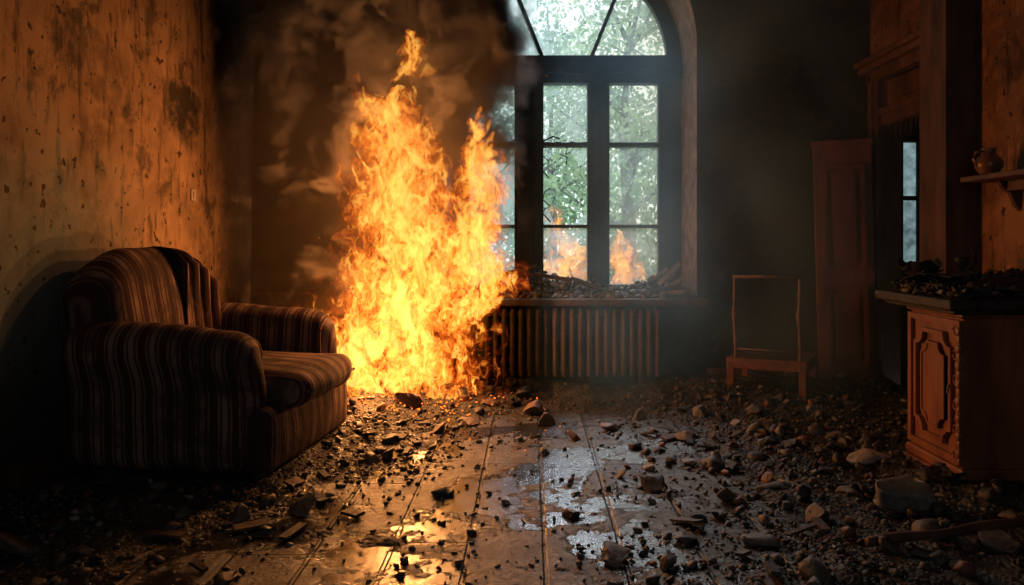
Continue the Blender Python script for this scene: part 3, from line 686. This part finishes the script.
for k in range(60):
    items.append((TS[1],(-.8+rng.normal(0,.5),5.2+rng.normal(0,.15),rng.uniform(.5,2.8)),rng.uniform(.002,.004),(1,.3,.05)))
build_rocks('embers',items,M_emb)

# ---------------------------------------------------------------- smoke
T=NT('thick_smoke'); co=T.coord('Position'); x,y,z=T.xyz(co)
nz=T.noise(co,2.7,4.5,.58,.4)
c=curve(T,z,[(.6,-1.5),(1.2,-1.5),(1.8,-1.40),(2.3,-1.10),(2.7,-.95),(3.2,-.95)],-2.5,1.5); w=curve(T,z,[(.6,.55),(1.2,.85),(1.8,.95),(2.3,.92),(2.7,.95),(3.2,1.0)],0,1)
r=T.math('DIVIDE',T.math('ABSOLUTE',T.math('SUBTRACT',x,c)),w)
dep=T.math('MULTIPLY',T.math('SUBTRACT',y,T.sstep(z,1.7,2.9,5.62,5.30)),3.0)
m_=T.math('ADD',T.math('ADD',T.math('SUBTRACT',1.2,r),T.math('MULTIPLY',T.math('SUBTRACT',nz,.5),5.4)),dep)
dn=T.math('ADD',T.math('MULTIPLY',T.sstep(m_,.1,.6),.9),T.math('MULTIPLY',T.sstep(T.math('SUBTRACT',1.2,r),.0,.4),.03)); dn=T.math('MULTIPLY',dn,T.sstep(z,.6,2.6,5.,16.))
xe=T.math('ADD',x,T.math('MULTIPLY',T.math('SUBTRACT',nz,.5),-1.3))
dn=T.math('MULTIPLY',dn,T.math('MULTIPLY',T.sstep(xe,-.38,-.08,1,0),T.sstep(x,-.02,.12,1,0))); dn=T.math('MULTIPLY',dn,T.sstep(x,-2.31,-2.05,0,1))
ccol=T.mix(T.sstep(z,1.3,2.8),(.80,.66,.54),(.60,.56,.54))  # glow of the fire put into the smoke's colour, warmer and paler below
sc=T.n('VolumeScatter'); T.t.links.new(ccol,sc.inputs['Color']); T.t.links.new(dn,sc.inputs['Density']); sc.inputs['Anisotropy'].default_value=0.
ab=T.n('VolumeAbsorption'); T.t.links.new(ccol,ab.inputs['Color']); T.t.links.new(dn,ab.inputs['Density'])
asd=T.n('AddShader'); T.t.links.new(sc.outputs[0],asd.inputs[0]); T.t.links.new(ab.outputs[0],asd.inputs[1])
T.t.links.new(asd.outputs[0],T.out.inputs['Volume']); T.m.cycles.volume_step_rate=.35; M_smoke=T.m
b=MB(); b.box((XL+.01,5.0,.6),(.13,YB-.01,3.5)); b.make('smoke_plume',M_smoke)
T=NT('drifting_smoke'); co=T.coord('Position'); x,y,z=T.xyz(co)
nz=T.noise(co,1.3,2,.5,.3)
dn=T.math('MULTIPLY',T.sstep(nz,.36,.64,.2,1.),T.math('MULTIPLY',T.sstep(x,-.1,.9),T.math('MULTIPLY',T.sstep(x,1.5,2.65,1,.2),T.sstep(y,3.9,4.9))))
dn=T.math('MULTIPLY',dn,T.math('MULTIPLY',.58,T.sstep(z,.0,.5,.3,1)))
sc=T.n('VolumeScatter'); sc.inputs['Color'].default_value=(.27,.56,.80,1); T.t.links.new(dn,sc.inputs['Density']); sc.inputs['Anisotropy'].default_value=.2  # blue of the window daylight put into the haze's scatter colour
T.t.links.new(sc.outputs[0],T.out.inputs['Volume']); T.m.cycles.volume_step_rate=2.
b=MB(); b.box((-.1,3.9,.02),(2.66,5.86,3.6)); b.make('smoke_haze',T.m)

# ---------------------------------------------------------------- sky & daylight
wd=bpy.data.worlds.new('overcast_sky'); S.world=wd; wd.use_nodes=True; bg=wd.node_tree.nodes['Background']; bg.inputs[0].default_value=(.72,.85,.86,1); bg.inputs[1].default_value=1.65
def portal(name,w,h,loc,rx):
    l=bpy.data.lights.new(name,'AREA'); l.shape='RECTANGLE'; l.size=w; l.size_y=h; l.cycles.is_portal=True; o=bpy.data.objects.new(name,l); o.location=loc; o.rotation_euler=(math.radians(rx),0,0); COL.objects.link(o)
portal('window_portal',2.0,3.1,(CX,YW+.2,2.2),-90)
portal('window_portal',1.8,1.6,(.4,YF-.15,1.7),90)  # sky portal of the added fill window
l=bpy.data.lights.new('overcast_sun','SUN'); l.energy=3.3; l.color=(.74,.87,1.0); l.angle=math.radians(25); o=bpy.data.objects.new('overcast_sun',l); o.location=(1,12,8)
o.rotation_euler=Vector((-.05,-1,-.62)).to_track_quat('-Z','Y').to_euler(); COL.objects.link(o)
print('SCRIPT DONE')
